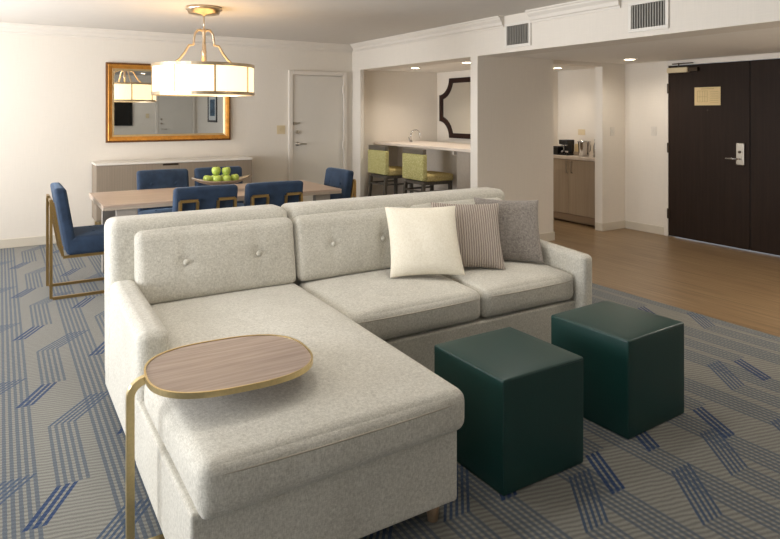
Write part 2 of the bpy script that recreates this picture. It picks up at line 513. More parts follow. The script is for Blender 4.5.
# white door in the back wall
d = struct('door_1', B(3.475, 4.255, YB-.022, YB-.002, .012, 2.03, bev=.003), M['white'])
bm = bmesh.new()
box(bm, 3.41, 3.47, YB-.04, YB, 0, 2.095, bev=.006); box(bm, 4.26, 4.32, YB-.04, YB, 0, 2.095, bev=.006); box(bm, 3.47, 4.26, YB-.04, YB, 2.035, 2.095, bev=.006)
obj('door_frame', bm, M['trim'], d)
bm = bmesh.new()
tube(bm, [(3.54, YB-.022, 1.07), (3.54, YB-.07, 1.07)], .012); tube(bm, [(3.535, YB-.072, 1.07), (3.66, YB-.072, 1.066)], .011)
lathe2 = bmesh.ops.create_cone(bm, cap_ends=True, segments=20, radius1=.03, radius2=.028, depth=.012, matrix=Matrix.Translation((3.54, YB-.029, 1.07)) @ Matrix.Rotation(R(90), 4, 'X'))
obj('lever_handle', bm, M['nickel'], d, True)
bm = bmesh.new()
bmesh.ops.create_cone(bm, cap_ends=True, segments=20, radius1=.026, radius2=.026, depth=.02, matrix=Matrix.Translation((3.54, YB-.033, 1.235)) @ Matrix.Rotation(R(90), 4, 'X'))
box(bm, 3.533, 3.547, YB-.06, YB-.04, 1.215, 1.255, bev=.002)
obj('deadbolt', bm, M['nickel'], d)
bm = bmesh.new(); box(bm, 3.475, 3.52, YB-.045, YB-.022, 1.335, 1.375, bev=.003); tube(bm, [(3.50, YB-.05, 1.36), (3.57, YB-.05, 1.362)], .007)
obj('swing_latch', bm, M['nickel'], d)
for z in (.3, 1.03, 1.84):
    obj('hinge', B(4.243, 4.265, YB-.05, YB-.022, z-.055, z+.055, bev=.004), M['trim'], d)

# espresso double entry door
d = struct('door_2', B(XR-.02, XR+.03, 3.822, 4.805, .012, 2.075, bev=.003), M['dark'])
d['label'] = 'dark espresso double entry door'
obj('door_leaf', B(XR-.018, XR+.03, 2.80, 3.814, .012, 2.075, bev=.003), M['dark'], d)
bm = bmesh.new(); box(bm, XR-.02, XR, 4.809, 4.865, 0, 2.135, bev=.004); box(bm, XR-.02, XR, 2.75, 4.809, 2.079, 2.135, bev=.004)
obj('door_frame', bm, M['trim'], d)
for z in (.28, 1.08, 1.80):
    obj('hinge', B(XR-.032, XR-.018, 4.79, 4.817, z-.06, z+.06, bev=.003), M['brown'], d)
cl = obj('door_closer', B(XR-.085, XR-.022, 4.52, 4.785, 1.985, 2.045, bev=.006), M['ivory'], d)
bm = bmesh.new(); box(bm, XR-.07, XR-.022, 4.40, 4.518, 1.99, 2.04, bev=.004); tube(bm, [(XR-.06, 4.64, 2.046), (XR-.06, 4.64, 2.10)], .008); box(bm, XR-.075, XR-.045, 4.46, 4.72, 2.085, 2.097, bev=.002)
obj('closer_arm', bm, M['brown'], cl)
lk = obj('electronic_lock', B(XR-.045, XR-.02, 3.868, 3.96, .93, 1.175, bev=.008), M['nickel'], d)
bm = bmesh.new(); tube(bm, [(XR-.045, 3.915, 1.0), (XR-.085, 3.915, 1.0)], .012); tube(bm, [(XR-.085, 3.905, 1.0), (XR-.087, 4.05, 1.0)], .011)
obj('lock_lever', bm, M['chrome'], lk, True)
bm = bmesh.new()
bmesh.ops.create_cone(bm, cap_ends=True, segments=18, radius1=.015, radius2=.015, depth=.012, matrix=Matrix.Translation((XR-.05, 3.915, 1.075)) @ Matrix.Rotation(R(90), 4, 'Y'))
obj('thumb_turn', bm, M['brown'], lk)
bm = bmesh.new()
bmesh.ops.create_cone(bm, cap_ends=True, segments=14, radius1=.009, radius2=.009, depth=.008, matrix=Matrix.Translation((XR-.024, 4.30, 1.535)) @ Matrix.Rotation(R(90), 4, 'Y'))
obj('peephole', bm, M['brown'], d)
# printed evacuation notice on the door
s = obj('door_notice', B(XR-.0255, XR-.0215, 4.145, 4.46, 1.592, 1.802, bev=.001), M['paper'])
tag(s, 'cream paper notice with faint plan lines on the dark entry door', 'notice')
bm = bmesh.new()
for i in range(6): box(bm, XR-.0268, XR-.0256, 4.17, 4.27, 1.62+.025*i, 1.624+.025*i)
for i in range(5): box(bm, XR-.0268, XR-.0256, 4.30+.03*i, 4.304+.03*i, 1.63, 1.76)
for z in (1.63, 1.69, 1.757): box(bm, XR-.0268, XR-.0256, 4.30, 4.424, z, z+.004)
box(bm, XR-.0268, XR-.0256, 4.22, 4.38, 1.778, 1.786)
obj('plan_lines', bm, M['ink'], s)

# things fixed on walls and ceilings
def switch(name, label, cat, c, nrm, w_=.075, h=.115, m='switch', kind='rocker'):
    x, y, z = c; bm = bmesh.new(); ins = bmesh.new(); more = []
    if nrm == 'y-':
        box(bm, x-w_/2, x+w_/2, y-.007, y-.001, z-h/2, z+h/2, bev=.002)
        for k in ((-.02, .02) if w_ > .1 else (0,)): more.append(B(x+k-.008, x+k+.008, y-.012, y-.0072, z-.02, z+.02, bev=.002))
    else:
        box(bm, x-.007, x-.001, y-w_/2, y+w_/2, z-h/2, z+h/2, bev=.002); box(ins, x-.012, x-.0072, y-.008, y+.008, z-.02, z+.02, bev=.002)
    o = obj(name, bm, M[m]); tag(o, label, cat); (obj(kind, ins, M[m], o) if ins.verts else None)
    for q in more: obj(kind, q, M[m], o)
    return o
switch('light_switch', 'ivory double light switch plate left of the white door', 'switch', (3.305, YB, 1.27), 'y-', .12, .12, 'ivory', 'toggle')
switch('light_switch.001', 'white switch plate on the narrow wall right of the kitchen opening', 'switch', (6.71, 5.45, 1.265), 'y-')
switch('light_switch.002', 'white switch plate beside the dark entry door frame', 'switch', (XR, 5.02, 1.275), 'x-')
switch('wall_outlet', 'small pale outlet plate above the kitchen counter', 'outlet', (7.25, 6.43, 1.22), 'x-', .13, .085, 'ivory', 'socket')

def vent(y0, y1, z0, z1, label):
    t = empty('air_vent', (XS-.001, (y0+y1)/2, z0)); tag(t, label, 'vent', 'air vents in the soffit')
    cy = (y0+y1)/2; f = .028
    def P(bm, *a, **k): box(bm, a[0]-XS+.001, a[1]-XS+.001, a[2]-cy, a[3]-cy, a[4]-z0, a[5]-z0, **k)
    bm = bmesh.new()
    for a in ((y0, y1, z0, z0+f), (y0, y1, z1-f, z1), (y0, y0+f, z0+f, z1-f), (y1-f, y1, z0+f, z1-f)): P(bm, XS-.016, XS-.002, *a, bev=.002)
    obj('frame', bm, M['plastic'], t)
    bm = bmesh.new(); P(bm, XS-.003, XS-.001, y0+f, y1-f, z0+f, z1-f); obj('backing', bm, M['ventdark'], t)
    bm = bmesh.new(); n = 13
    for i in range(n):
        yy = y0+f+(y1-y0-2*f)*(i+.5)/n; P(bm, XS-.014, XS-.0035, yy-.005, yy+.005, z0+f, z1-f)
    tag(obj('louvre', bm, M['slat'], t))
vent(4.548, 4.918, 2.165, 2.415, 'square louvred air vent on the soffit nearer the dining corner')
vent(3.05, 3.42, 2.165, 2.415, 'louvred air vent on the soffit nearest the entry door')

def downlight(x, y, z, label, pw, tint=(1, .91, .79), spread=140, soft=.06, group='recessed ceiling downlights'):
    t = empty('recessed_light', (x, y, z)); tag(t, label, 'ceiling light', group)
    obj('trim_ring', lathe(bmesh.new(), [(.062, -.008), (.085, -.006), (.088, -.001), (.062, -.001), (.062, -.008)], 28, caps=False), M['plastic'], t, True)
    obj('lens', lathe(bmesh.new(), [(.06, -.005), (.06, -.001)], 28), M['down'], t)
    l = bpy.data.lights.new('downlight_beam', 'SPOT'); l.energy = pw; l.color = tint; l.spot_size = R(spread); l.spot_blend = .8; l.shadow_soft_size = soft
    o = bpy.data.objects.new('downlight_beam', l); COL.objects.link(o); o.location = (0, 0, -.02); o.parent = t
downlight(4.99, 7.43, 2.14, 'round recessed downlight over the far bar stool', 30)
downlight(4.99, 6.27, 2.14, 'round recessed downlight beside the dark framed mirror', 30)
downlight(6.70, 6.38, 2.14, 'round recessed downlight inside the kitchen alcove', 14)
downlight(6.33, 4.89, 2.14, 'round recessed downlight in front of the entry wall corner', 26, soft=.15, spread=165)
downlight(5.15, 1.95, 2.14, 'unseen downlight added as fill deeper in the entry, beyond the double door', 150, spread=165)  # added out of view to light the partition wall and entry
for (x, y, lab) in ((.95, 2.75, 'unseen ceiling downlight added as fill above the sofa chaise'), (2.35, 2.75, 'unseen ceiling downlight added as fill above the sofa seat'), (3.3, 3.45, 'unseen ceiling downlight added as fill above the carpet behind the sofa arm'), (3.1, -.55, 'unseen ceiling downlight added to brighten the far wall seen in the mirror')):  # added fill lamps out of view, brightening sofa, carpet and mirrored wall
    downlight(x, y, 2.5, lab, 36 if x < 3 else 18, (1, .965, .91), 150, .2)

# ---------------------------------------------------------------- sectional sofa
sofa = empty('sectional_sofa', (0, 0, 0))
tag(sofa, 'oatmeal linen sectional sofa with left chaise and button-tufted back', 'sofa')
XA, XZ = .473, 3.21
bm = bmesh.new()
box(bm, XA, 1.453, 1.878, 2.76, .068, .338, bev=.012, seg=3); box(bm, XA+.002, 1.451, 2.70, 3.66, .068, .335, bev=.012, seg=3)
obj('chaise_base', bm, M['sofa'], sofa)
obj('seat_base', B(1.456, XZ, 2.815, 3.66, .068, .315, bev=.012, seg=3), M['sofa'], sofa)
# arms slope gently to the front
def armwarp(q, u, v, w_):
    if w_ > 0: q.z -= .045*w_*(1-v)/2
    return q
obj('arm', softbox(XA, .605, 2.72, 3.52, .20, .655, .045, 8, warp=armwarp), M['sofa'], sofa, True)
obj('arm', softbox(3.113, XZ, 2.745, 3.52, .06, .655, .035, 8, warp=armwarp), M['sofa'], sofa, True)
def backwarp(q, u, v, w_):
    q.y += .03*(w_+1)/2
    return q
obj('back_frame', softbox(XA, 1.458, 3.47, 3.70, .10, .952, .05, 8, warp=backwarp), M['sofa'], sofa, True)
obj('back_frame', softbox(1.464, 3.165, 3.47, 3.70, .10, .952, .055, 8, warp=backwarp), M['sofa'], sofa, True)
# chaise cushion, notched round the arm
def chwarp(q, u, v, w_):
    t = max(0, min(1, (q.y-2.62)/.10)); t = t*t*(3-2*t)
    k = (1.474-q.x)/(1.474-.488)
    q.x += .105*t*k
    q.z += .035*max(0, (q.y-1.85)/1.6)*max(0, w_)
    if v < 0 and w_ < 0: q.z -= .028*(1-u)/2*v*v*v*v*(-w_)
    return q
cu = obj('seat_cushion', softbox(.488, 1.474, 1.838, 3.47, .337, .492, .045, 22, .026, chwarp, .014), M['sofa'], sofa, True)
def seam(parent, pts, r=.0028):
    obj('seam', tube(bmesh.new(), pts, r, 6), M['seam'], parent, True)
seam(cu, [(.53+.9*i/16, 1.838-.014*(1-(1-i/8)**2)*.80-.0005+.001*abs(1-i/8)**4*3, .452) for i in range(17)])
def seatwarp(q, u, v, w_):
    q.z += .03*max(0, (q.y-2.80)/.65)*max(0, w_)
    return q
for (a, b) in ((1.482, 2.352), (2.359, 3.112)):
    c2 = obj('seat_cushion', softbox(a, b, 2.805, 3.47, .322, .490, .045, 12, .026, seatwarp, .010), M['sofa'], sofa, True)
    seam(c2, [(a+.035+(b-a-.07)*i/16, 2.805-.010*(1-(1-i/8)**2)*.80-.0005+.003*abs(1-i/8)**4, .449) for i in range(17)])
# back cushions with two buttons each, tufted in
def backcush(a, b, bx):
    zt, zb, zm = .895, .525, .725
    def wp(q, u, v, w_):
        d = 0
        for x in bx:
            dd = math.hypot(q.x-x, (q.z-zm)*1.1); d += .012*math.exp(-(dd/.03)**2) + .006*math.exp(-((q.x-x)/.018)**2)*math.exp(-((q.z-zm)/.16)**2)
        if v < 0: q.y += d*(-v)
        q.y += .065*(w_+1)/2
        if v < 0: q.y -= .02*(1-u*u)*(1-w_*w_)*(-v)
        return q
    c = obj('back_cushion', softbox(a, b, 3.385, 3.50, zb, zt, .04, 30, .006, wp), M['sofa'], sofa, True)
    for x in bx:
        bm = bmesh.new()
        bmesh.ops.create_uvsphere(bm, u_segments=14, v_segments=8, radius=.016, matrix=Matrix.Translation((x, 3.403, zm)) @ Matrix.Diagonal((1, .5, 1, 1)))
        obj('button', bm, M['sofa'], c, True)
backcush(.592, 1.466, (.835, 1.235))
backcush(1.474, 2.285, (1.70, 2.045))
backcush(2.292, 3.10, (2.49, 2.86))
for (x, y) in ((1.37, 1.925), (.54, 1.925), (.54, 3.58), (1.375, 3.58), (1.52, 2.9), (3.13, 2.9), (3.13, 3.58)):
    obj('foot', lathe(bmesh.new(), [(.019, 0), (.031, .09)], 16, (x, y, 0)), M['foot'], sofa, True)

# throw pillows
def pillow(name, size, th, mat, loc, rz, tilt, roll, label, cat='pillow', sag=0):
    bm = bmesh.new(); n = 26; h = size/2; top = {}; bot = {}
    for i in range(n+1):
        for j in range(n+1):
            u = -math.cos(math.pi*i/n); v = -math.cos(math.pi*j/n)
            pin = 1 - .075*(1-v*v)**1.0*abs(u)**3; piv = 1 - .075*(1-u*u)*abs(v)**3
            x = u*h*pin; z = v*h*piv
            t = th/2*(max(0, 1-u**2)*max(0, 1-v**2))**.42
            t += .004*math.sin(7*u+3*v)*(1-u*u)*(1-v*v)
            top[i, j] = (x, -t, z); bot[i, j] = (x, t, z)
    V = {}
    for key, p in top.items(): V['t', key] = bm.verts.new(p)
    for key, p in bot.items():
        i, j = key
        V['b', key] = V['t', key] if i in (0, n) or j in (0, n) else bm.verts.new(p)
    for i in range(n):
        for j in range(n):
            bm.faces.new((V['t', (i, j)], V['t', (i+1, j)], V['t', (i+1, j+1)], V['t', (i, j+1)]))
            bm.faces.new((V['b', (i, j)], V['b', (i, j+1)], V['b', (i+1, j+1)], V['b', (i+1, j)]))
    o = obj(name, bm, mat, None, True); o.location = loc
    o.rotation_euler = (Matrix.Rotation(rz, 3, 'Z') @ Matrix.Rotation(tilt, 3, 'X') @ Matrix.Rotation(roll, 3, 'Y')).to_euler()
    tag(o, label, cat)
    return o
pillow('throw_pillow', .455, .15, M['cream'], (2.212, 3.198, .729), R(-22.8), R(-33), R(.3), 'plain cream square throw pillow, foremost of the pillows on the sofa')
pillow('throw_pillow.001', .455, .13, M['cord'], (2.568, 3.225, .722), R(-28.9), R(-33), R(1.3), 'mushroom ribbed corduroy throw pillow between the cream and grey pillows')
pillow('throw_pillow.002', .45, .12, M['greyp'], (2.918, 3.225, .722), R(-30), R(-31), R(3), 'plain grey throw pillow leaning against the right sofa arm')

# ---------------------------------------------------------------- C-shaped side table over the chaise
st = empty('side_table', (.382, 2.33, 0))
tag(st, 'oval wood-topped brass C-shaped side table over the chaise', 'side table')
ox, oy = .382, 2.33
def oval(a, b, e=2.6, n=64, rot=R(-4), c=(.722-ox, 2.292-oy)):
    pts = []
    for i in range(n):
        t = 2*math.pi*i/n
        x = a*math.copysign(abs(math.cos(t))**(2/e), math.cos(t)); y = b*math.copysign(abs(math.sin(t))**(2/e), math.sin(t))
        pts.append((c[0]+x*math.cos(rot)-y*math.sin(rot), c[1]+x*math.sin(rot)+y*math.cos(rot)))
    return pts
obj('table_top', prism(bmesh.new(), oval(.288, .233), .584, .600), M['tabletop'], st)
bm = bmesh.new(); A = oval(.289, .234); C = oval(.296, .241)
n = len(A); L = [[bm.verts.new((x, y, z)) for x, y in P] for P, z in ((A, .583), (A, .603), (C, .603), (C, .583))]
for k in range(4):
    for i in range(n): bm.faces.new((L[k][i], L[k][(i+1) % n], L[(k+1) % 4][(i+1) % n], L[(k+1) % 4][i]))
bmesh.ops.recalc_face_normals(bm, faces=bm.faces[:])
obj('rim', bm, M['brass'], st)
pts = [(0, 0, .006), (0, 0, .515)] + [(.06-.06*math.cos(a), 0, .53+.055*math.sin(a)) for a in [R(90)*i/7 for i in range(8)]] + [(.075, -.0, .585)]
obj('pole', tube(bmesh.new(), pts, .013, square=True, r2=.011), M['brass'], st)
obj('foot_plate', B(-.0, .42, -.02, .02, .0, .012, bev=.002), M['brass'], st)

# ---------------------------------------------------------------- ottomans
def ottoman(loc, rz, label):
    t = empty('cube_ottoman', loc, rz); tag(t, label, 'ottoman', 'green leather cube ottomans')
    h = .232
    def wp(q, u, v, w_):
        return q
    obj('cover', softbox(-h, h, -h, h, .001, .458, .009, 10, .010, None, .003), M['leather'], t, True)
    bm = bmesh.new()
    for s_ in (-1, 1):
        tube(bm, [(-h+.012, s_*(h-.003), .4475), (h-.012, s_*(h-.003), .4475)], .0035, 6); tube(bm, [(s_*(h-.003), -h+.012, .4475), (s_*(h-.003), h-.012, .4475)], .0035, 6)
        for q in (-1, 1): tube(bm, [(s_*(h-.0045), q*(h-.0045), .03), (s_*(h-.0045), q*(h-.0045), .44)], .003, 6)
    obj('seam', bm, M['leather'], t, True)
ottoman((1.914, 2.122, 0), R(.5), 'dark green leather cube ottoman nearer the chaise')
ottoman((2.689, 2.158, 0), R(3), 'dark green leather cube ottoman nearer the entry door')

# ---------------------------------------------------------------- dining group
tb = empty('dining_table', (1.80, 6.10, 0)); tag(tb, 'long pale wood dining table under the drum pendant', 'table')
obj('table_top', B(-1.086, 1.09, -.485, .485, .735, .752, bev=.002), M['dtable'], tb)
obj('table_edge', B(-1.086, 1.09, -.485, .485, .708, .7345, bev=.002), M['dedge'], tb)
for sx in (-1, 1):
    for sy in (-1, 1):
        obj('leg', B(sx*.9-.08, sx*.9+.08, sy*.425-.03, sy*.425+.03, 0, .7075, bev=.003), M['greylac'], tb)

def chair(loc, rz, label):
    t = empty('dining_chair', loc, rz); tag(t, label, 'chair', 'navy velvet dining chairs')
    W2 = .262; r = .011
    for s_ in (-1, 1):
        y = s_*(W2-.038)
        bm = bmesh.new()
        tube(bm, [(-.275, y, .011), (-.275, y, .795)], r, square=True)                       # rear post
        tube(bm, [(-.264, y, .011), (.26, y, .011)], r, square=True)                        # floor rail
        tube(bm, [(.25, y, .022), (.25, y, .335)], r, square=True)                          # front post
        tube(bm, [(-.19, y, .335), (.261, y, .335)], r, square=True)                        # seat rail
        yi = y - s_*.14
        tube(bm, [(-.275, y, .795), (-.275, yi, .795)], r, square=True)                       # top of the loop
        tube(bm, [(-.264, yi, .785), (-.19, yi, .345)], r, square=True)                      # inner bar down the back
        tube(bm, [(-.264, y, .785), (-.19, y, .345)], r, square=True)
        obj('leg_frame', bm, M['chairbrass'], t)
    obj('cross_rail', tube(bmesh.new(), [(.235, -W2+.03, .335), (.235, W2-.03, .335)], r, square=True), M['chairbrass'], t)
    def seatw(q, u, v, w_):
        return q
    obj('seat', softbox(-.165, .27, -W2, W2, .348, .495, .03, 8, .018, None, .004), M['velvet'], t, True)
    bx = ((-.125, .76), (.125, .76))
    def bw(q, u, v, w_):
        d = 0
        for (yy, zz) in bx: d += .014*math.exp(-(math.hypot(q.y-yy, q.z-zz)/.035)**2)
        if u > 0: q.x -= d*u
        q.x -= .09*(w_+1)/2
        return q
    bk = obj('backrest', softbox(-.168, -.078, -W2, W2, .36, .90, .03, 18, .004, bw), M['velvet'], t, True)
    for (yy, zz) in bx:
        bm = bmesh.new(); bmesh.ops.create_uvsphere(bm, u_segments=12, v_segments=8, radius=.012, matrix=Matrix.Translation((-.148, yy, zz)) @ Matrix.Diagonal((.5, 1, 1, 1)))
        obj('button', bm, M['velvet'], bk, True)
    for yy in (-.12, .12):
        bm = bmesh.new(); bmesh.ops.create_uvsphere(bm, u_segments=12, v_segments=8, radius=.012, matrix=Matrix.Translation((.05, yy, .511)) @ Matrix.Diagonal((1, 1, .4, 1)))
        obj('button', bm, M['velvet'], t, True)
    return t
ch = chair((.625, 6.005, 0), 0, 'navy velvet dining chair with brass frame at the left end of the dining table')
for (x, y, rz, lab) in ((1.455, 5.48, 90, 'navy velvet dining chair seen from behind, in front of the apple bowl'),
                        (2.055, 5.48, 90, 'navy velvet dining chair seen from behind, right of the one before the apple bowl'),
                        (1.475, 6.80, -90, 'navy velvet dining chair across the table, farther from the apple bowl'),
                        (2.07, 6.80, -90, 'navy velvet dining chair across the table, just behind the apple bowl'),
                        (2.905, 6.10, 180, 'navy velvet dining chair at the table end nearest the white door')):
    c = copy_tree(ch); c.location = (x, y, 0); c.rotation_euler = (0, 0, R(rz)); c['label'] = lab

# fruit bowl and apples
bw_ = empty('fruit_bowl', (1.82, 6.05, .7525)); tag(bw_, 'boat-shaped pewter fruit bowl with raised pointed ends on the dining table', 'bowl')
bm = bmesh.new(); NU, NV = 28, 10; gr = {}
for lay, off in ((0, 0), (1, .005)):
    for i in range(NU+1):
        for j in range(NV+1):
            u = -1+2*i/NU; v = -1+2*j/NV
            hw = .125*(1-abs(u)**2.4)+.006
            z = .075*abs(u)**2.2 + .05*(abs(v)**2.2)*(1-abs(u)**1.5*.75) + .056 + off
            gr[lay, i, j] = bm.verts.new((u*.285, v*(hw-off*.6), z))
for i in range(NU):
    for j in range(NV):
        bm.faces.new((gr[1, i, j], gr[1, i+1, j], gr[1, i+1, j+1], gr[1, i, j+1])); bm.faces.new((gr[0, i, j], gr[0, i, j+1], gr[0, i+1, j+1], gr[0, i+1, j]))
for i in range(NU):
    for j in (0, NV): bm.faces.new((gr[0, i, j], gr[0, i+1, j], gr[1, i+1, j], gr[1, i, j]))
for j in range(NV):
    for i in (0, NU): bm.faces.new((gr[0, i, j], gr[0, i, j+1], gr[1, i, j+1], gr[1, i, j]))
bmesh.ops.recalc_face_normals(bm, faces=bm.faces[:])
obj('bowl_body', bm, M['bowl'], bw_, True)
obj('bowl_foot', lathe(bmesh.new(), [(.05, 0), (.025, .02), (.045, .058)], 24), M['bowl'], bw_)
ap0 = obj('apple', lathe(bmesh.new(), [(.001, .006), (.01, .001), (.02, .0), (.030, .010), (.037, .028), (.039, .042), (.036, .056), (.027, .067), (.014, .069), (.006, .064), (.001, .060)], 20), M['apple'], None, True)
stm = obj('stem', tube(bmesh.new(), [(0, 0, .060), (.002, .001, .072), (.005, .002, .080)], .0016, 6), M['stem'], ap0)
aps = [(-.128, -.002, .022, 'green apple at the left end of the fruit pile'), (-.046, -.036, .022, 'green apple low at the front left of the fruit pile'),
       (.030, -.048, .02, 'green apple low at the front middle of the fruit pile'), (.115, -.012, .022, 'green apple at the right end of the fruit pile'),
       (-.045, .041, .02, 'green apple low at the rear left of the fruit pile'), (.040, .042, .02, 'green apple low at the rear right of the fruit pile'),
       (-.046, .008, .092, 'green apple on top of the pile, left of the two highest'), (.044, -.006, .087, 'green apple on top of the pile, right of the two highest')]
for i, (x, y, z, lab) in enumerate(aps):
    o = ap0 if i == 0 else copy_tree(ap0)
    o.scale = (1.1, 1.1, 1.1); o.location = (1.82+x*1.1, 6.05+y*1.12, .7525+.058+z*1.1); o.rotation_euler = (R(random.uniform(-8, 8)), R(random.uniform(-8, 8)), R(random.uniform(0, 360)))
    tag(o, lab, 'apple', 'green apples in the bowl')

# sideboard
sb = empty('sideboard', (1.85, 8.04, 0)); tag(sb, 'long taupe wood sideboard with white top below the gilt mirror', 'sideboard')
obj('body', B(-.925, .905, -.18, .19, .27, .905, bev=.003), M['reed'], sb)
obj('top', B(-.93, .91, -.20, .195, .9055, .93, bev=.003), M['stone'], sb)
for i in range(2):
    a = -.918+.909*i
    dd = obj('door', B(a, a+.905, -.197, -.1805, .285, .90, bev=.002), M['reed'], sb)
    if i == 0: obj('finger_pull', B(a+.72, a+.90, -.199, -.1971, .878, .899), M['brown'], dd)
for sx in (-.88, .86):
    for sy in (-.15, .15): obj('leg', B(sx-.018, sx+.018, sy-.018, sy+.018, 0, .2695), M['brass'], sb)

# gilt mirror
mr = empty('wall_mirror', (1.832, YB, 1.147)); tag(mr, 'rectangular gilt framed mirror on the wall above the sideboard', 'mirror')
def frame_rect(w_, h, prof, mat, name, parent, smooth=False):
    """sweep a profile (inset, depth) round a rectangle lying in xz, facing -y"""
    bm = bmesh.new(); rings = []
    for d, t in prof:
        rings.append([bm.verts.new(p) for p in ((-w_/2+d, -t, d), (w_/2-d, -t, d), (w_/2-d, -t, h-d), (-w_/2+d, -t, h-d))])
    for A, C in zip(rings, rings[1:]):
        for j in range(4): bm.faces.new((A[j], A[(j+1) % 4], C[(j+1) % 4], C[j]))
    bmesh.ops.recalc_face_normals(bm, faces=bm.faces[:])
    return obj(name, bm, mat, parent, smooth)
W_, H_ = 1.512, .962
fr = frame_rect(W_, H_, [(.022, .047), (.026, .05), (.05, .042), (.066, .034), (.07, .034)], M['gold'], 'frame', mr)
frame_rect(W_, H_, [(0, .002), (0, .034), (.006, .044), (.0218, .046)], M['goldedge'], 'outer_edge', mr)
frame_rect(W_, H_, [(.0702, .033), (.088, .022), (.094, .016)], M['goldin'], 'inner_slip', mr)
obj('glass', B(-W_/2+.094, W_/2-.094, -.017, -.004, .094, H_-.094), M['glassm'], mr)

# drum pendant
pd = empty('drum_pendant', (1.635, 6.0, 2.5)); tag(pd, 'brass drum pendant with frosted panels hanging above the dining table', 'pendant light')
zt, zb, rd = -.557, -.815, .462
obj('canopy', lathe(bmesh.new(), [(.0, 0), (.165, -.001), (.168, -.025), (.15, -.035), (.14, -.062), (.02, -.07), (.012, -.085)], 36, caps=False), M['champagne'], pd, True)
obj('stem', tube(bmesh.new(), [(0, 0, -.08), (0, 0, -.215)], .006, 10), M['champagne'], pd, True)
obj('hub', lathe(bmesh.new(), [(.012, -.20), (.02, -.215), (.014, -.24), (.016, -.40), (.026, -.42), (.012, -.46), (.008, -.525)], 16), M['champagne'], pd, True)
ap = [(.012, -.225), (.03, -.212), (.055, -.215), (.08, -.25), (.09, -.30), (.095, -.355), (.135, -.36), (.15, -.385), (.175, -.43), (.215, -.485), (.26, -.525), (.31, -.543), (.45, -.549)]
for k in range(4):
    a = R(-12+90*k)
    obj('arm', tube(bmesh.new(), [(r_*math.cos(a), r_*math.sin(a), z) for r_, z in ap], .0105, 8), M['champagne'], pd, True)
for z, nm in ((zt, 'top_ring'), (zb, 'bottom_ring')):
    obj(nm, lathe(bmesh.new(), [(rd-.012, z-.014), (rd+.006, z-.014), (rd+.006, z+.014), (rd-.012, z+.014), (rd-.012, z-.014)], 64, caps=False), M['champagne'], pd)
a0 = R(-105.2+11.6)
for k in range(8):
    a = a0+R(45*k)
    bm = bmesh.new(); box(bm, rd-.008, rd+.004, -.007, .007, zb+.014, zt-.014)
    bmesh.ops.rotate(bm, cent=(0, 0, 0), matrix=Matrix.Rotation(a, 3, 'Z'), verts=bm.verts[:])
    obj('strip', bm, M['champagne'], pd)
    bm = bmesh.new(); m_ = 8; q = []
    for i in range(m_+1):
        th = a+R(1)+R(43)*i/m_
        q.append([bm.verts.new(((rr)*math.cos(th), (rr)*math.sin(th), z)) for rr in (rd-.004, rd-.009) for z in (zb+.0145, zt-.0145)])
    for A, C in zip(q, q[1:]):
        for (i, j) in ((0, 1), (1, 3), (3, 2), (2, 0)): bm.faces.new((A[i], A[j], C[j], C[i]))
    for A in (q[0], q[-1]): bm.faces.new((A[0], A[1], A[3], A[2]))
    bmesh.ops.recalc_face_normals(bm, faces=bm.faces[:])
    obj('shade_panel', bm, M['shade'], pd, False)
obj('diffuser', lathe(bmesh.new(), [(rd-.014, zb-.004), (rd-.014, zb+.004)], 64), M['shade'], pd)

# ---------------------------------------------------------------- wet bar
bc = empty('bar_counter', (4.80, 6.9, 0)); tag(bc, 'long pale quartz bar counter in the alcove behind the stools', 'bar counter')
obj('countertop', B(-.02, .80, -1.395, 1.34, 1.032, 1.067, bev=.003), M['barstone'], bc)
obj('front_panel', B(.40, .43, -1.39, 1.335, 0, 1.0315), M['panel'], bc)
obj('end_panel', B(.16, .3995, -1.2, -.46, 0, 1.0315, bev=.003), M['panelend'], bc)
bm = bmesh.new(); pr = [(.12, 1.0315), (.3995, 1.0315), (.3995, .80), (.36, .82), (.30, .93), (.20, .96), (.12, .97)]
lo = [bm.verts.new((x, -.455, z)) for x, z in pr]; hi = [bm.verts.new((x, -.415, z)) for x, z in pr]
bm.faces.new(lo); bm.faces.new(list(reversed(hi)))
for i in range(len(pr)): bm.faces.new((lo[i], lo[(i+1) % len(pr)], hi[(i+1) % len(pr)], hi[i]))
bmesh.ops.recalc_face_normals(bm, faces=bm.faces[:])
obj('support_bracket', bm, M['panel'], bc)
fa = empty('bar_faucet', (5.20, 7.86, 1.0675)); tag(fa, 'curved chrome gooseneck faucet standing on the bar counter', 'faucet')
pts = [(0, 0, .01), (0, 0, .10)] + [(.08-.08*math.cos(a), 0, .10+.08*math.sin(a)) for a in [R(180)*i/12 for i in range(1, 13)]] + [(.16, 0, .06)]
obj('spout', tube(bmesh.new(), pts, .009, 10), M['chrome'], fa, True)
obj('faucet_base', lathe(bmesh.new(), [(.024, 0), (.022, .02), (.012, .03)], 16), M['chrome'], fa, True)
obj('faucet_lever', tube(bmesh.new(), [(0, .03, .02), (0, .06, .07)], .007, 8), M['chrome'], fa, True)

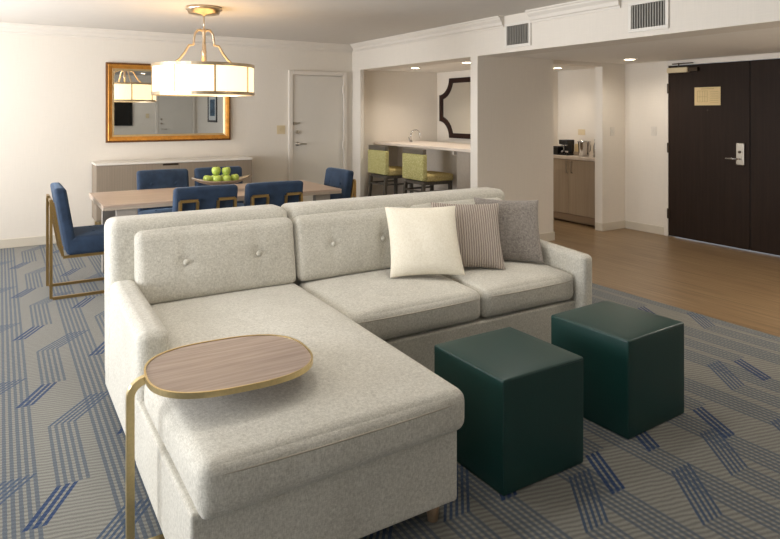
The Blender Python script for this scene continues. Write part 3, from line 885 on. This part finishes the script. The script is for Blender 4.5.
def stool(loc, label):
    t = empty('bar_stool', loc); tag(t, label, 'bar stool', 'lime upholstered bar stools')
    obj('backrest', softbox(-.04, .03, -.245, .245, .64, .975, .018, 6, .003), M['lime'], t, True)
    obj('top_rail', B(-.035, .025, -.235, .235, .976, 1.04, bev=.008), M['stoolrail'], t)
    obj('seat', softbox(.032, .45, -.245, .245, .625, .715, .025, 6, .012), M['ochre'], t, True)
    bm = bmesh.new()
    box(bm, .0, .44, -.225, .225, .585, .624, bev=.004); obj('apron', bm, M['stoolwood'], t)
    for sx in (0, 1):
        for s_ in (-1, 1):
            x = .0 if sx == 0 else .415
            x2 = x + (-.05 if sx == 0 else .02)
            obj('leg', tube(bmesh.new(), [(x2, s_*.225, 0), (x, s_*.205, .60)], .02, square=True), M['stoolwood'], t)
    bm = bmesh.new()
    for s_ in (-1, 1): tube(bm, [(-.02, s_*.215, .26), (.42, s_*.215, .26)], .011, square=True); tube(bm, [(0, s_*.21, .50), (.42, s_*.21, .50)], .011, square=True)
    tube(bm, [(.42, -.21, .20), (.42, .21, .20)], .013, square=True); tube(bm, [(-.015, -.21, .50), (-.015, .21, .50)], .011, square=True)
    obj('stretcher', bm, M['stoolwood'], t)
    return t
s0 = stool((4.57, 6.82, 0), 'lime green upholstered bar stool nearer the partition wall')
c = copy_tree(s0); c.location = (4.57, 7.74, 0); c['label'] = 'lime green upholstered bar stool farther back, half hidden by the wall corner'

# scalloped dark mirror in the bar
dm = empty('scalloped_mirror', (5.96, 7.545, 1.115)); tag(dm, 'dark framed mirror with scooped corners on the bar back wall', 'mirror')
def scoop(hw, h, cr, ins):
    """outline (y,z) with concave corners"""
    pts = []
    hw2, z0, z1 = hw-ins, ins, h-ins; c_ = cr
    for (cy, cz, a1, a2) in ((hw, h, 270, 180), (-hw, h, 360, 270), (-hw, 0, 90, 0), (hw, 0, 180, 90)):
        rr = c_+ins
        for i in range(9):
            a = R(a1+(a2-a1)*i/8); y = cy+rr*math.cos(a); z = cz+rr*math.sin(a)
            pts.append((max(-hw2, min(hw2, y)), max(z0, min(z1, z))))
    return pts
HW, HH, CR = .60, .92, .255
bm = bmesh.new(); O1 = scoop(HW, HH, CR, 0); O2 = scoop(HW, HH, CR, .075)
L = [[bm.verts.new((x, y, z)) for y, z in P] for P, x in ((O1, -.002), (O1, -.03), (O1, -.034), (O2, -.034), (O2, -.02))]
n = len(O1)
for A, C in zip(L, L[1:]):
    for i in range(n): bm.faces.new((A[i], A[(i+1) % n], C[(i+1) % n], C[i]))
bmesh.ops.recalc_face_normals(bm, faces=bm.faces[:])
obj('frame', bm, M['espresso'], dm)
bm = bmesh.new(); f = [bm.verts.new((-.0195, y, z)) for y, z in scoop(HW, HH, CR, .07)]; g = [bm.verts.new((-.01, y, z)) for y, z in scoop(HW, HH, CR, .07)]
bm.faces.new(f); bm.faces.new(list(reversed(g)))
for i in range(n): bm.faces.new((f[i], f[(i+1) % n], g[(i+1) % n], g[i]))
bmesh.ops.recalc_face_normals(bm, faces=bm.faces[:])
obj('glass', bm, M['glassm'], dm)

# ---------------------------------------------------------------- kitchenette
kc = empty('kitchen_cabinet', (6.90, 6.235, 0)); tag(kc, 'taupe kitchenette base cabinet with bar handles inside the opening', 'cabinet')
obj('body', B(-.26, .34, -.66, .66, .10, .87), M['cab'], kc)
obj('toe_kick', B(-.20, .34, -.66, .66, 0, .0995), M['toe'], kc)
obj('plinth', B(-.275, -.262, -.655, .655, .03, .12), M['toe'], kc)
for (a, b, hy) in ((-.655, -.137, -.195), (-.133, .385, -.11), (.389, .655, .43)):
    dd = obj('door', B(-.28, -.2605, a, b, .125, .865, bev=.002), M['cab'], kc)
    obj('handle', tube(bmesh.new(), [(-.281, hy, .69), (-.305, hy, .69), (-.305, hy, .84), (-.281, hy, .84)], .007, 8), M['nickel'], dd)
kt = obj('kitchen_countertop', B(6.60, 7.245, 5.573, 6.897, .8705, .91, bev=.003), M['barstone']); tag(kt, 'pale stone worktop of the kitchenette holding the coffee maker', 'countertop')
cm = empty('coffee_maker', (6.78, 6.285, .9105)); cm.scale = (.8, .8, .8); tag(cm, 'small black coffee maker on the kitchenette worktop', 'coffee maker')
obj('base', B(-.10, .10, -.09, .09, 0, .03, bev=.006), M['black'], cm)
obj('tower', B(.02, .10, -.085, .085, .0305, .25, bev=.008), M['black'], cm)
obj('brew_head', B(-.10, .10, -.09, .09, .19, .27, bev=.01), M['black'], cm)
for y in (-.045, .045):
    obj('cup', lathe(bmesh.new(), [(.028, .0305), (.036, .075), (.034, .08)], 16, (-.05, y, 0)), M['chrome'], cm, True)
    obj('nozzle', lathe(bmesh.new(), [(.022, .165), (.03, .19)], 16, (-.06, y, 0)), M['chrome'], cm, True)
bp = empty('coffee_box', (6.76, 6.43, .9105)); tag(bp, 'low black condiment box left of the coffee maker', 'box')
obj('box_body', B(-.06, .06, -.055, .055, 0, .10, bev=.005), M['black'], bp); obj('box_lid', B(-.062, .062, -.057, .057, .1005, .12, bev=.004), M['black'], bp)
pk = empty('sachet_holder', (6.90, 6.16, .9105)); tag(pk, 'tan sachet holder between the coffee maker and the ice bucket', 'holder')
obj('tray', B(-.06, .06, -.06, .06, 0, .05, bev=.004), M['cab'], pk)
for i in range(3): obj('sachet', B(-.045+.035*i, -.02+.035*i, -.05, .05, .0505, .16-.015*i, bev=.003), M['paper'], pk)
ib = empty('ice_bucket', (6.80, 5.99, .9105)); tag(ib, 'brushed steel ice bucket on the kitchenette worktop', 'ice bucket')
obj('bucket', lathe(bmesh.new(), [(.065, 0), (.07, .02), (.082, .19), (.088, .195), (.088, .205), (.0, .215)], 28, caps=False), M['chrome'], ib, True)
obj('handle', tube(bmesh.new(), [(0, -.089, .18), (0, -.11, .15), (0, -.105, .08), (0, -.078, .06)], .007, 8), M['nickel'], ib, True)
cf = empty('carafe', (6.86, 5.825, .9105)); tag(cf, 'slim steel carafe at the right end of the kitchenette worktop', 'carafe')
obj('carafe_body', lathe(bmesh.new(), [(.045, 0), (.046, .14), (.03, .19), (.028, .22)], 20), M['chrome'], cf, True)
obj('carafe_lid', lathe(bmesh.new(), [(.03, .2205), (.028, .24)], 20), M['black'], cf, True)

# ---------------------------------------------------------------- far side of the room, seen in the gilt mirror
tv = empty('television', (2.35, YF+.005, 1.15)); tag(tv, 'black flat television reflected at the left of the gilt mirror', 'television')
obj('bezel', B(-.65, .65, 0, .045, 0, .72, bev=.004), M['black'], tv); obj('display', B(-.63, .63, .0452, .048, .02, .70), M['screen'], tv)
d = struct('door_3', B(3.66, 4.57, YF+.002, YF+.03, .012, 2.04, bev=.003), M['white'])
bm = bmesh.new()
box(bm, 3.59, 3.656, YF, YF+.045, 0, 2.11, bev=.005); box(bm, 4.574, 4.64, YF, YF+.045, 0, 2.11, bev=.005); box(bm, 3.656, 4.574, YF, YF+.045, 2.044, 2.11, bev=.005)
obj('door_frame', bm, M['trim'], d)
bm = bmesh.new(); tube(bm, [(3.74, YF+.03, 1.05), (3.74, YF+.08, 1.05), (3.87, YF+.08, 1.045)], .011); obj('lever_handle', bm, M['nickel'], d, True)
for z in (1.2, 1.32):
    bm = bmesh.new(); bmesh.ops.create_cone(bm, cap_ends=True, segments=18, radius1=.026, radius2=.026, depth=.025, matrix=Matrix.Translation((3.735, YF+.044, z)) @ Matrix.Rotation(R(90), 4, 'X')); obj('deadbolt', bm, M['nickel'], d)
th = obj('thermostat', B(3.34, 3.42, YF+.001, YF+.02, 1.35, 1.47, bev=.004), M['ivory']); tag(th, 'ivory wall thermostat reflected between television and white door', 'thermostat')
pc = empty('framed_picture', (4.718, .0, 1.25)); tag(pc, 'dark framed picture reflected at the right of the gilt mirror', 'picture')
bm = bmesh.new()
for a in ((-.40, .40, 0, .05), (-.40, .40, .70, .75), (-.40, -.35, .05, .70), (.35, .40, .05, .70)): box(bm, -.028, -.001, *a, bev=.003)
obj('frame', bm, M['black'], pc); obj('mat_board', B(-.012, -.004, -.348, .348, .052, .698), M['artmat'], pc); obj('print', B(-.0135, -.0122, -.22, .22, .16, .59), M['art'], pc)
